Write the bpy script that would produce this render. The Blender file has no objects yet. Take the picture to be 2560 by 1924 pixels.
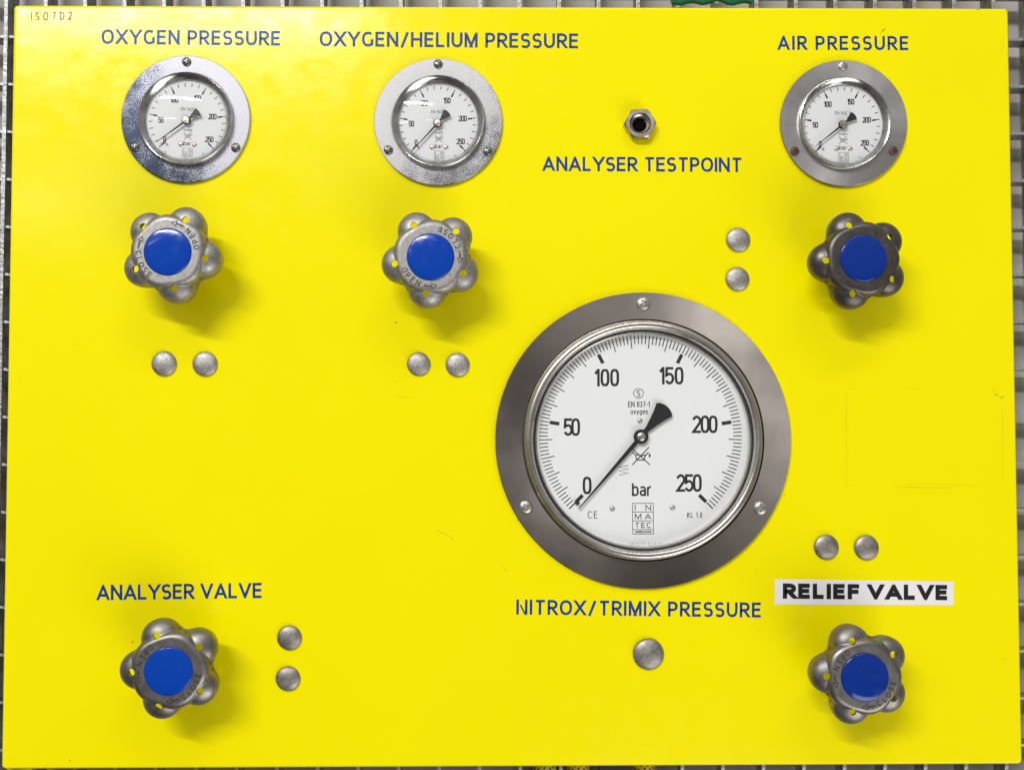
import bpy, bmesh, math, random
from mathutils import Vector, Matrix, Euler
random.seed(7)
PI = math.pi
sc = bpy.context.scene
COL = sc.collection

# ------------------------------------------------------------------ camera
K = 0.00028                     # metres per photo pixel on the panel face
FPX = 2800.0
CAM = Vector((-0.01050314, -0.78303155, -0.03258423))
EUL = Euler((PI / 2 + 0.03857695, 0.00123157, -0.01155403))
cd = bpy.data.cameras.new('camera'); cam = bpy.data.objects.new('camera', cd); COL.objects.link(cam)
cam.location = CAM; cam.rotation_euler = EUL
cd.sensor_width = 36; cd.lens = 36 * FPX / 2560; cd.clip_start = 0.02; cd.clip_end = 60
sc.camera = cam
# ------------------------------------------------------------------ world
wd = bpy.data.worlds.new('World'); sc.world = wd; wd.use_nodes = True
nt = wd.node_tree; nt.nodes.clear()
out = nt.nodes.new('ShaderNodeOutputWorld'); bg = nt.nodes.new('ShaderNodeBackground')
tc = nt.nodes.new('ShaderNodeTexCoord'); sx = nt.nodes.new('ShaderNodeSeparateXYZ')
mr = nt.nodes.new('ShaderNodeMapRange'); mr.inputs['From Min'].default_value = -0.9; mr.inputs['From Max'].default_value = 0.9
rp = nt.nodes.new('ShaderNodeValToRGB')
rp.color_ramp.elements[0].color = (0.055, 0.05, 0.047, 1); rp.color_ramp.elements[1].color = (0.42, 0.41, 0.41, 1)
e = rp.color_ramp.elements.new(0.5); e.color = (0.21, 0.205, 0.20, 1)
nt.links.new(tc.outputs['Generated'], sx.inputs[0]); nt.links.new(sx.outputs['Z'], mr.inputs['Value'])
nt.links.new(mr.outputs[0], rp.inputs[0]); nt.links.new(rp.outputs[0], bg.inputs['Color']); nt.links.new(bg.outputs[0], out.inputs[0])
bg.inputs['Strength'].default_value = 1.0
# ------------------------------------------------------------------ lamps (indoor tubes, ceiling glow and an added fill)
def lamp(name, loc, target, sx_, sy_, watts, col=(1, 1, 1), roll=0.0):
    ld = bpy.data.lights.new(name, 'AREA'); ld.shape = 'RECTANGLE'; ld.size = sx_; ld.size_y = sy_
    ld.energy = watts; ld.color = col
    o = bpy.data.objects.new(name, ld); COL.objects.link(o); o.location = loc
    d = (Vector(target) - Vector(loc)).normalized()
    o.rotation_euler = (d.to_track_quat('-Z', 'Y') @ Euler((0, 0, roll)).to_quaternion()).to_euler()
    return o
lamp('key_tube_lamp', (-1.5, -3.4, 2.2), (0, 0, 0), 2.1, 0.12, 116, (1, 0.99, 0.97))
lamp('overhead_tube_lamp', (0.45, -1.9, 2.5), (0, 0, 0), 1.3, 0.12, 13, (1, 0.99, 0.98))
lamp('ceiling_glow_lamp', (-0.95, -2.0, 1.2), (0, 0, 0), 2.2, 0.8, 2.4, (1, 1, 1), math.radians(16))
lamp('second_row_tube_lamp', (-2.5, -4.0, 1.4), (0, 0, 0), 1.2, 0.05, 4, (1, 1, 1))
lamp('third_row_tube_lamp', (-0.78, -4.2, 1.42), (0, 0, 0), 0.42, 0.06, 0.55, (1, 1, 1), math.radians(-4))
lamp('added_fill_lamp', (1.5, -2.0, -2.6), (0.05, 0, -.1), 3.0, 1.8, 66, (1, 0.98, 0.96))  # added fill from below to brighten the lower panel, no real source

sc.view_settings.view_transform = 'Standard'; sc.view_settings.look = 'None'
sc.view_settings.exposure = 0.0; sc.view_settings.gamma = 1.0
sc.render.engine = 'CYCLES'
sc.render.resolution_x = 1024; sc.render.resolution_y = 769
sc.cycles.max_bounces = 8; sc.cycles.transparent_max_bounces = 12; sc.cycles.sample_clamp_indirect = 4

# ------------------------------------------------------------------ pixel -> point on the plane h metres in front of the panel
ROT = EUL.to_matrix()
def at(px, py, h=0.0):
    d = ROT @ Vector(((px - 1280) / FPX, -(py - 962) / FPX, -1))
    t = (-h - CAM.y) / d.y
    p = CAM + d * t
    return (p.x, p.z)
def mpp(px, py, h=0.0):         # metres per photo pixel at that place
    a = at(px - 20, py, h); b = at(px + 20, py, h)
    return math.hypot(a[0] - b[0], a[1] - b[1]) / 40

# ------------------------------------------------------------------ materials
def mat(name, color, rough=0.5, metal=0.0, spec=None, coat=0.0):
    m = bpy.data.materials.new(name); m.use_nodes = True
    b = m.node_tree.nodes['Principled BSDF']
    b.inputs['Base Color'].default_value = (*color, 1); b.inputs['Roughness'].default_value = rough
    b.inputs['Metallic'].default_value = metal
    if spec is not None: b.inputs['Specular IOR Level'].default_value = spec
    if coat: b.inputs['Coat Weight'].default_value = coat
    return m
def N(m, t, **kw):
    n = m.node_tree.nodes.new(t)
    for k, v in kw.items():
        if k in n.inputs: n.inputs[k].default_value = v
        else: setattr(n, k, v)
    return n
def L(m, a, b): m.node_tree.links.new(a, b)
def B(m): return m.node_tree.nodes['Principled BSDF']
def coords(m, scale=None):
    t = N(m, 'ShaderNodeTexCoord')
    if scale is None: return t.outputs['Object']
    mp = N(m, 'ShaderNodeMapping'); mp.inputs['Scale'].default_value = scale
    L(m, t.outputs['Object'], mp.inputs[0]); return mp.outputs[0]
def noise(m, vec, scale, detail=4, rough=0.55):
    n = N(m, 'ShaderNodeTexNoise'); n.inputs['Scale'].default_value = scale; n.inputs['Detail'].default_value = detail
    n.inputs['Roughness'].default_value = rough; L(m, vec, n.inputs['Vector']); return n.outputs['Fac']
def ramp(m, fac, stops):
    r = N(m, 'ShaderNodeValToRGB'); el = r.color_ramp.elements
    el[0].position, el[0].color = stops[0][0], (*stops[0][1], 1); el[1].position, el[1].color = stops[-1][0], (*stops[-1][1], 1)
    for p, c in stops[1:-1]:
        x = el.new(p); x.color = (*c, 1)
    L(m, fac, r.inputs[0]); return r.outputs[0]
def g(v): return (v, v, v)
def bump(m, h, strength, dist, prev=None):
    b = N(m, 'ShaderNodeBump'); b.inputs['Strength'].default_value = strength; b.inputs['Distance'].default_value = dist
    L(m, h, b.inputs['Height'])
    if prev is not None: L(m, prev, b.inputs['Normal'])
    return b.outputs[0]
def mth(m, op, a, b=None):
    n = N(m, 'ShaderNodeMath', operation=op)
    for i, v in enumerate((a, b)):
        if v is None: continue
        if isinstance(v, (int, float)): n.inputs[i].default_value = v
        else: L(m, v, n.inputs[i])
    return n.outputs[0]

# yellow gloss paint
YEL = mat('yellow_paint', (0.86, 0.74, 0.0), 0.17, 0, 0.2)
v = coords(YEL)
L(YEL, ramp(YEL, noise(YEL, v, 5, 3), [(0.3, (0.89, 0.78, 0.0)), (0.7, (0.91, 0.805, 0.0))]), B(YEL).inputs['Base Color'])
n1 = noise(YEL, v, 26, 3, 0.5); n2 = noise(YEL, v, 420, 2, 0.5); n3 = noise(YEL, v, 1900, 2)
b1 = bump(YEL, n1, 0.35, 0.0012); b2 = bump(YEL, n2, 0.22, 0.00012, b1); b3 = bump(YEL, n3, 0.12, 0.00004, b2)
L(YEL, b3, B(YEL).inputs['Normal'])
L(YEL, ramp(YEL, noise(YEL, v, 60, 4), [(0.3, g(0.12)), (0.75, g(0.24))]), B(YEL).inputs['Roughness'])

def metal_mat(name, c0, c1, r0, r1, scale, bstr=0.2, bdist=0.0002, metal=1.0, detail=6):
    m = mat(name, c0, r0, metal)
    v = coords(m); n = noise(m, v, scale, detail, 0.65)
    L(m, ramp(m, n, [(0.32, c0), (0.68, c1)]), B(m).inputs['Base Color'])
    L(m, ramp(m, noise(m, v, scale * 0.6, detail), [(0.3, g(r0)), (0.7, g(r1))]), B(m).inputs['Roughness'])
    if bstr: L(m, bump(m, noise(m, v, scale * 3, 3), bstr, bdist), B(m).inputs['Normal'])
    return m

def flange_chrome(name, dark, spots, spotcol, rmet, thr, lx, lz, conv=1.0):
    """plated ring: dark reflection painted into its colour, broken by pale corrosion along (lx, lz)"""
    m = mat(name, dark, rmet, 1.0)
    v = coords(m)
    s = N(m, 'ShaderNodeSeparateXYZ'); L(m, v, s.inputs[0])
    d = mth(m, 'ADD', mth(m, 'MULTIPLY', s.outputs['X'], lx), mth(m, 'MULTIPLY', s.outputs['Z'], lz))  # slope that places the painted dark reflection against the pale corrosion
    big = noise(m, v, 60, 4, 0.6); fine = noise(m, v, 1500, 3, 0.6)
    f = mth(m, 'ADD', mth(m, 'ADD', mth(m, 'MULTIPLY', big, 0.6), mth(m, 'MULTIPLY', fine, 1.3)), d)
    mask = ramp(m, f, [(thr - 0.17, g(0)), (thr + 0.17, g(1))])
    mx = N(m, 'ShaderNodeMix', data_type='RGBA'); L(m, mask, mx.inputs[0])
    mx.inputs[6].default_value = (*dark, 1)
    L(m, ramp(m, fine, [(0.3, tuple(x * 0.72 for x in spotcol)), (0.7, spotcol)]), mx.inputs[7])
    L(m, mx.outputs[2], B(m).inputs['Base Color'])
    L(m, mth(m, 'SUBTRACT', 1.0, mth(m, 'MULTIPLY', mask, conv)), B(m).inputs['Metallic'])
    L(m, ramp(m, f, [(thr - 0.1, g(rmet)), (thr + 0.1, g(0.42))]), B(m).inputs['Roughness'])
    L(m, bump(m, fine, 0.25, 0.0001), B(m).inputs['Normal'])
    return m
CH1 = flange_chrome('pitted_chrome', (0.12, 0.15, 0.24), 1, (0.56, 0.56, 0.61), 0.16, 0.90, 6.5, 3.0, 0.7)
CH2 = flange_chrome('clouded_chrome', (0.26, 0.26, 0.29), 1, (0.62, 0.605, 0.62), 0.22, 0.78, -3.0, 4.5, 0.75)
ST3 = metal_mat('satin_steel', (0.50, 0.49, 0.48), (0.62, 0.60, 0.59), 0.30, 0.42, 70, 0.15, 0.0001)
ST4 = metal_mat('brown_steel', (0.40, 0.37, 0.34), (0.62, 0.58, 0.55), 0.24, 0.40, 22, 0.12, 0.0001)
for _m, _a in ((ST3, .5), (ST4, .65)):
    B(_m).inputs['Anisotropic'].default_value = _a
    _t = N(_m, 'ShaderNodeTangent'); _t.direction_type = 'RADIAL'; _t.axis = 'Y'; L(_m, _t.outputs[0], B(_m).inputs['Tangent'])
# dark reflection painted into the big ring's colour, deepest at its lower left
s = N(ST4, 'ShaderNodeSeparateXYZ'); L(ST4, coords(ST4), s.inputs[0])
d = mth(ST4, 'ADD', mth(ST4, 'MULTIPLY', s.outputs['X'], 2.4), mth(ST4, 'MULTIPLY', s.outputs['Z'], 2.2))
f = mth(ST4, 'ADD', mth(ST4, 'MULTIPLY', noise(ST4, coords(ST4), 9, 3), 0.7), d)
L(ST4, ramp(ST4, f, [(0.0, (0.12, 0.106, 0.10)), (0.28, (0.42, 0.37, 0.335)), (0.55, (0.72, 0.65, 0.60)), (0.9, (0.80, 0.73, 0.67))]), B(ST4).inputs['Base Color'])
BEZ = metal_mat('bezel_chrome', (0.45, 0.45, 0.43), (0.75, 0.75, 0.74), 0.09, 0.28, 160, 0.25, 0.0001)
BEZ4 = metal_mat('bezel_steel', (0.55, 0.515, 0.485), (0.68, 0.64, 0.60), 0.2, 0.32, 60, 0.08, 0.0001)
SCR = metal_mat('dark_screw', (0.13, 0.13, 0.115), (0.34, 0.33, 0.29), 0.25, 0.45, 500)
SCRZ = metal_mat('zinc_screw', (0.42, 0.40, 0.37), (0.62, 0.6, 0.57), 0.3, 0.5, 300)
RUST = metal_mat('rusty_screw', (0.09, 0.035, 0.022), (0.18, 0.11, 0.09), 0.45, 0.7, 600, 0.3, 0.0002, 0.55)
PLUG = metal_mat('plug_steel', (0.28, 0.265, 0.25), (0.56, 0.535, 0.50), 0.42, 0.62, 520, 0.7, 0.00025)
PLUGD = metal_mat('dull_plug_steel', (0.24, 0.22, 0.20), (0.44, 0.41, 0.385), 0.42, 0.6, 320, 0.6, 0.00025)
NUT = metal_mat('nickel_nut', (0.44, 0.39, 0.33), (0.60, 0.54, 0.46), 0.28, 0.42, 200, 0.15, 0.0001)
BORE = mat('bore_shade', (0.004, 0.0035, 0.003), 0.8, 0, 0.05)
HB = metal_mat('cast_aluminium', (0.27, 0.26, 0.25), (0.42, 0.405, 0.385), 0.42, 0.60, 420, 0.3, 0.0002)
HM = metal_mat('worn_grey_casting', (0.19, 0.178, 0.17), (0.31, 0.29, 0.275), 0.36, 0.5, 120, 0.25, 0.0002)
HD = metal_mat('blackened_casting', (0.085, 0.075, 0.07), (0.15, 0.135, 0.125), 0.30, 0.44, 90, 0.2, 0.0002, 0.8)
BLUE = mat('blue_plastic', (0.0, 0.048, 0.38), 0.10, 0, 0.4)
BLUED = mat('deep_blue_plastic', (0.0, 0.026, 0.24), 0.16, 0, 0.5)
for _m in (BLUE, BLUED):
    _v = coords(_m)
    L(_m, ramp(_m, noise(_m, _v, 180, 6, 0.7), [(0.45, g(0.10)), (0.72, g(0.32))]), B(_m).inputs['Roughness'])
    L(_m, bump(_m, noise(_m, _v, 55, 2), 0.25, 0.0006), B(_m).inputs['Normal'])
BLACKP = mat('black_print', (0.012, 0.012, 0.014), 0.55)
ENG = mat('engraved_dirt', (0.028, 0.025, 0.022), 0.7)
ENGD = mat('engraved_black', (0.02, 0.018, 0.016), 0.6)
NEED = mat('needle_black', (0.010, 0.010, 0.011), 0.45)
DIAL = mat('dial_white', (0.84, 0.845, 0.86), 0.5, 0, 0.3)
DIALS = mat('small_dial_white', (0.76, 0.75, 0.775), 0.5, 0, 0.3)
BRASS = metal_mat('dial_screw_metal', (0.55, 0.47, 0.37), (0.75, 0.68, 0.58), 0.25, 0.4, 300)
INK = mat('blue_paint', (0.008, 0.035, 0.20), 0.35, 0, 0.3)
L(INK, ramp(INK, noise(INK, coords(INK), 350, 4), [(0.35, (0.005, 0.026, 0.12)), (0.65, (0.016, 0.066, 0.37))]), B(INK).inputs['Base Color'])
INK1 = mat('light_blue_paint', (0.02, 0.07, 0.30), 0.35, 0, 0.3)
L(INK1, ramp(INK1, noise(INK1, coords(INK1), 350, 4), [(0.35, (0.01, 0.045, 0.17)), (0.65, (0.03, 0.10, 0.42))]), B(INK1).inputs['Base Color'])
PAPER = mat('label_white', (0.80, 0.77, 0.79), 0.35, 0, 0.4)
LBLK = mat('label_black', (0.006, 0.007, 0.008), 0.4)
SCR_Y = mat('scuffed_yellow', (0.66, 0.54, 0.01), 0.4)
SCR_D = mat('chipped_paint', (0.10, 0.075, 0.02), 0.6)
STAMP = mat('stamped_shadow', (0.05, 0.038, 0.003), 0.5)
GREYP = mat('pale_print', (0.45, 0.47, 0.47), 0.4)
def glass(name):
    m = bpy.data.materials.new(name); m.use_nodes = True; n = m.node_tree; n.nodes.clear()
    o = n.nodes.new('ShaderNodeOutputMaterial'); mx = n.nodes.new('ShaderNodeMixShader')
    tr = n.nodes.new('ShaderNodeBsdfTransparent'); gl = n.nodes.new('ShaderNodeBsdfGlossy'); lw = n.nodes.new('ShaderNodeLayerWeight'); pw = n.nodes.new('ShaderNodeMath'); fr = n.nodes.new('ShaderNodeMath')
    lw.inputs['Blend'].default_value = 0.5; pw.operation = 'POWER'; pw.inputs[1].default_value = 5; fr.operation = 'MULTIPLY_ADD'; fr.inputs[1].default_value = 0.9; fr.inputs[2].default_value = 0.016
    n.links.new(lw.outputs['Facing'], pw.inputs[0]); n.links.new(pw.outputs[0], fr.inputs[0])
    tr.inputs[0].default_value = (0.985, 0.99, 0.985, 1); gl.inputs['Roughness'].default_value = 0.02
    n.links.new(fr.outputs[0], mx.inputs[0]); n.links.new(tr.outputs[0], mx.inputs[1]); n.links.new(gl.outputs[0], mx.inputs[2])
    n.links.new(mx.outputs[0], o.inputs[0]); return m
GLASS = glass('clear_glass')
GALV = metal_mat('galvanised_steel', (0.24, 0.245, 0.24), (0.55, 0.56, 0.55), 0.35, 0.6, 130, 0.8, 0.0012, 0.9)
WALLM = mat('wall_paint', (0.55, 0.52, 0.49), 0.7)
L(WALLM, ramp(WALLM, noise(WALLM, coords(WALLM), 14, 5), [(0.3, (0.42, 0.40, 0.37)), (0.7, (0.56, 0.53, 0.50))]), B(WALLM).inputs['Base Color'])
GREEN = metal_mat('green_cord', (0.0, 0.10, 0.06), (0.01, 0.17, 0.10), 0.5, 0.7, 900, 0.8, 0.0006, 0.0)
BLK = mat('black_hose', (0.012, 0.011, 0.012), 0.5)
def braid(name, a, b2):
    m = mat(name, a, 0.5)
    v = coords(m, (1, 1, 1))
    w1 = N(m, 'ShaderNodeTexWave'); w1.bands_direction = 'DIAGONAL'; w1.inputs['Scale'].default_value = 150; L(m, v, w1.inputs['Vector'])
    mp = N(m, 'ShaderNodeMapping'); mp.inputs['Scale'].default_value = (-1, 1, 1); L(m, v, mp.inputs[0])
    w2 = N(m, 'ShaderNodeTexWave'); w2.bands_direction = 'DIAGONAL'; w2.inputs['Scale'].default_value = 150; L(m, mp.outputs[0], w2.inputs['Vector'])
    f = mth(m, 'MAXIMUM', w1.outputs['Fac'], w2.outputs['Fac'])
    L(m, ramp(m, f, [(0.45, b2), (0.8, a)]), B(m).inputs['Base Color'])
    L(m, bump(m, f, 0.7, 0.0006), B(m).inputs['Normal'])
    return m
NETY = braid('yellow_net', (0.55, 0.42, 0.01), (0.12, 0.07, 0.01))
NETG = braid('green_yellow_net', (0.45, 0.42, 0.03), (0.02, 0.07, 0.02))

# ------------------------------------------------------------------ mesh helpers; local frame (u right, v up, w towards the viewer)
class M:
    def __init__(s): s.v = []; s.f = []; s.mi = []
    def add(s, vs, fs, mi=0):
        b = len(s.v); s.v += [(u, -w, v) for u, v, w in vs]; s.f += [tuple(b + i for i in f) for f in fs]; s.mi += [mi] * len(fs)
    def build(s, name, mats, parent=None, smooth=None, loc=(0, 0, 0), recalc=True):
        me = bpy.data.meshes.new(name); me.from_pydata(s.v, [], s.f)
        if not isinstance(mats, (list, tuple)): mats = [mats]
        for m in mats: me.materials.append(m)
        if len(mats) > 1: me.polygons.foreach_set('material_index', s.mi)
        if recalc:
            bm = bmesh.new(); bm.from_mesh(me); bmesh.ops.recalc_face_normals(bm, faces=bm.faces); bm.to_mesh(me); bm.free()
        if smooth is not None:
            me.shade_smooth(); me.set_sharp_from_angle(angle=math.radians(smooth))
        me.update()
        o = bpy.data.objects.new(name, me); COL.objects.link(o); o.parent = parent; o.location = loc
        return o
def uvw(u, v, w): return (u, -w, v)
def lathe(m, prof, n=96, cu=0, cv=0, closed=False, mi=0):
    """profile [(r, w)] spun about the w axis at (cu, cv)"""
    vs = []; fs = []; k = len(prof)
    for i in range(n):
        a = 2 * PI * i / n
        for r, w in prof: vs.append((cu + r * math.cos(a), cv + r * math.sin(a), w))
    for i in range(n):
        j = (i + 1) % n
        for q in range(k - 1 + (1 if closed else 0)):
            q2 = (q + 1) % k
            fs.append((i * k + q, j * k + q, j * k + q2, i * k + q2))
    # caps where the profile meets the axis are fans of thin quads; closed rims where it does not
    m.add(vs, fs, mi)
def disc_cap(m, r, w, n=96, cu=0, cv=0):
    m.add([(cu + r * math.cos(2 * PI * i / n), cv + r * math.sin(2 * PI * i / n), w) for i in range(n)], [tuple(range(n))])
def prism(m, pts, w0, w1, mi=0):
    n = len(pts); m.add([(x, y, w0) for x, y in pts] + [(x, y, w1) for x, y in pts],
        [tuple(range(n))[::-1], tuple(range(n, 2 * n))] + [(i, (i + 1) % n, n + (i + 1) % n, n + i) for i in range(n)], mi)
def tag(o, label=None, cat=None, group=None, kind=None):
    if label: o['label'] = label
    if cat: o['category'] = cat
    if group: o['group'] = group
    if kind: o['kind'] = kind
    return o
def empty(name, u, v, w=0):
    o = bpy.data.objects.new(name, None); COL.objects.link(o); o.location = uvw(u, v, w); o.empty_display_size = 0.01; return o

# ------------------------------------------------------------------ stroke lettering
def arc(cx, cy, rx, ry, a0, a1, n=14, p=2.0):
    o = []
    for i in range(n + 1):
        a = math.radians(a0 + (a1 - a0) * i / n); c, s_ = math.cos(a), math.sin(a)
        o.append((cx + rx * math.copysign(abs(c) ** (2 / p), c), cy + ry * math.copysign(abs(s_) ** (2 / p), s_)))
    return o
# glyph: (width, [(points, flag)]); flag 'e' = extend ends and clip to the line, 'c' = closed
def glyph_table(p):
    G = {}
    O = arc(.5, .5, .5, .5, 0, 360, 36, p)[:-1]
    bowl = lambda x, y0, y1: arc(x, (y0 + y1) / 2, 1 - x, (y1 - y0) / 2, 90, -90, 12, p)
    G['A'] = (.66, [([(0, 0), (.5, 1)], 'e'), ([(1, 0), (.5, 1)], 'e'), ([(.17, .27), (.83, .27)], '')])
    G['C'] = (.56, [(arc(.55, .5, .55, .5, 48, 312, 24, p), '')])
    G['D'] = (.62, [([(0, 0), (0, 1), (.4, 1)] + bowl(.4, 0, 1) + [(.4, 0)], 'c')])
    G['E'] = (.46, [([(1, 1), (0, 1), (0, 0), (1, 0)], ''), ([(0, .52), (.92, .52)], '')])
    G['F'] = (.45, [([(1, 1), (0, 1), (0, 0)], ''), ([(0, .50), (.92, .50)], '')])
    G['G'] = (.58, [(arc(.55, .5, .55, .5, 52, 300, 24, p) + [(1, .1), (1, .5)], '')])
    G['H'] = (.58, [([(0, 0), (0, 1)], ''), ([(1, 0), (1, 1)], ''), ([(0, .52), (1, .52)], '')])
    G['I'] = (.0, [([(0, 0), (0, 1)], '')])
    G['K'] = (.55, [([(0, 0), (0, 1)], ''), ([(0, .4), (1, 1)], 'e'), ([(.3, .55), (1, 0)], 'e')])
    G['L'] = (.42, [([(0, 1), (0, 0), (1, 0)], '')])
    G['M'] = (.70, [([(0, 0), (0, 1)], ''), ([(1, 0), (1, 1)], ''), ([(.03, 1), (.5, 0.06)], 'e'), ([(.97, 1), (.5, 0.06)], 'e')])
    G['N'] = (.58, [([(0, 0), (0, 1)], ''), ([(1, 0), (1, 1)], ''), ([(.03, 1), (.97, 0)], 'e')])
    G['O'] = (.66, [(O, 'c')])
    G['P'] = (.48, [([(0, 0), (0, 1), (.45, 1)] + bowl(.45, .42, 1) + [(0, .42)], '')])
    G['R'] = (.50, [([(0, 0), (0, 1), (.45, 1)] + bowl(.45, .46, 1) + [(0, .46)], ''), ([(.42, .46), (1, 0)], 'e')])
    G['S'] = (.46, [(arc(.52, .745, .52, .255, 35, 255, 14, p)[:] + arc(.46, .245, .54, .265, 80, -148, 14, p), '')])
    G['T'] = (.56, [([(0, 1), (1, 1)], ''), ([(.5, 1), (.5, 0)], '')])
    G['U'] = (.56, [([(0, 1)] + arc(.5, .42, .5, .42, 180, 360, 16, p) + [(1, 1)], '')])
    G['V'] = (.64, [([(0, 1), (.5, 0)], 'e'), ([(1, 1), (.5, 0)], 'e')])
    G['X'] = (.60, [([(0, 0), (1, 1)], 'e'), ([(0, 1), (1, 0)], 'e')])
    G['Y'] = (.62, [([(0, 1), (.5, .42)], 'e'), ([(1, 1), (.5, .42)], 'e'), ([(.5, .46), (.5, 0)], '')])
    G['0'] = (.40, [(arc(.5, .5, .5, .5, 0, 360, 36, max(p, 3.0))[:-1], 'c')])
    G['1'] = (.20, [([(0, .74), (.85, 1)], ''), ([(1, 0), (1, 1)], '')])
    G['2'] = (.42, [(arc(.5, .72, .5, .28, 165, -25, 14) + [(0, 0), (1, 0)], '')])
    G['3'] = (.42, [(arc(.46, .76, .50, .24, 155, -88, 12) + arc(.46, .27, .54, .27, 88, -155, 12), '')])
    G['5'] = (.42, [([(.95, 1), (.08, 1), (.02, .52)] + arc(.48, .31, .52, .31, 128, -155, 14), '')])
    G['6'] = (.42, [(arc(.5, .30, .5, .30, 0, 360, 24)[:-1], 'c'), ([(.75, 1), (.06, .42)], '')])
    G['7'] = (.42, [([(0, 1), (1, 1), (.35, 0)], '')])
    G['8'] = (.42, [(arc(.5, .76, .44, .24, 0, 360, 24)[:-1], 'c'), (arc(.5, .26, .5, .26, 0, 360, 24)[:-1], 'c')])
    G['-'] = (.26, [([(0, .45), (1, .45)], '')])
    G['.'] = (.0, [([(0, 0), (0, .05)], '')])
    G[','] = G['.']
    G['/'] = (.40, [([(0, -.16), (1, 1.08)], '')])
    G['o'] = (.38, [(arc(.5, .36, .5, .36, 0, 360, 24, p)[:-1], 'c')])
    G['x'] = (.36, [([(0, 0), (1, .72)], ''), ([(0, .72), (1, 0)], '')])
    G['y'] = (.38, [([(0, .72), (.5, 0)], ''), ([(1, .72), (.3, -.28)], '')])
    G['g'] = (.38, [(arc(.5, .36, .5, .36, 0, 360, 24, p)[:-1], 'c'), ([(1, .7), (1, -.1), (.6, -.28), (.1, -.24)], '')])
    G['e'] = (.38, [([(.03, .38), (1, .38)] + arc(.5, .36, .5, .36, 5, 310, 20, p), '')])
    G['n'] = (.34, [([(0, 0), (0, .72)], ''), (arc(.5, .42, .5, .30, 180, 0, 12, p) + [(1, 0)], '')])
    G['b'] = (.38, [([(0, 0), (0, 1.05)], ''), (arc(.5, .36, .5, .36, 0, 360, 24, p)[:-1], 'c')])
    G['a'] = (.36, [([(1, 0)] + arc(.5, .50, .5, .22, 0, 150, 10), ''), (arc(.5, .2, .5, .2, 0, 360, 20)[:-1], 'c')])
    G['r'] = (.24, [([(0, 0), (0, .72)], ''), (arc(.9, .40, .9, .32, 180, 80, 8), '')])
    return G
GT = {2.0: glyph_table(2.25), 3.0: glyph_table(2.8)}
def ribbon(pts, t, closed=False):
    """mitred strip of width t along pts -> list of quads"""
    n = len(pts); Ls = []; Rs = []
    for i in range(n):
        a = pts[i - 1] if (i > 0 or closed) else None; b = pts[i]; c = pts[(i + 1) % n] if (i < n - 1 or closed) else None
        def nd(p, q):
            dx, dy = q[0] - p[0], q[1] - p[1]; l = math.hypot(dx, dy) or 1e-9; return dx / l, dy / l
        d1 = nd(a, b) if a else None; d2 = nd(b, c) if c else None
        d1 = d1 or d2; d2 = d2 or d1
        n1 = (-d1[1], d1[0]); n2 = (-d2[1], d2[0]); mx, my = n1[0] + n2[0], n1[1] + n2[1]; l = math.hypot(mx, my) or 1e-9
        mx, my = mx / l, my / l; k = 1 / max(0.45, mx * n1[0] + my * n1[1]); h = t / 2 * k
        Ls.append((b[0] + mx * h, b[1] + my * h)); Rs.append((b[0] - mx * h, b[1] - my * h))
    q = []
    for i in range(n if closed else n - 1):
        j = (i + 1) % n; q.append([Rs[i], Rs[j], Ls[j], Ls[i]])
    return q
def clip(poly, y, keep_below):
    o = []; n = len(poly)
    for i in range(n):
        a, b = poly[i], poly[(i + 1) % n]
        ia = (a[1] <= y) if keep_below else (a[1] >= y); ib = (b[1] <= y) if keep_below else (b[1] >= y)
        if ia: o.append(a)
        if ia != ib:
            k = (y - a[1]) / (b[1] - a[1]); o.append((a[0] + (b[0] - a[0]) * k, y))
    return o
def clip_line(poly, a, b):
    """keep the part to the left of a -> b"""
    sd = lambda p: (b[0] - a[0]) * (p[1] - a[1]) - (b[1] - a[1]) * (p[0] - a[0])
    o = []; n = len(poly)
    for i in range(n):
        p, q = poly[i], poly[(i + 1) % n]; sp, sq = sd(p), sd(q)
        if sp >= 0: o.append(p)
        if (sp >= 0) != (sq >= 0): k = sp / (sp - sq); o.append((p[0] + (q[0] - p[0]) * k, p[1] + (q[1] - p[1]) * k))
    return o
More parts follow.
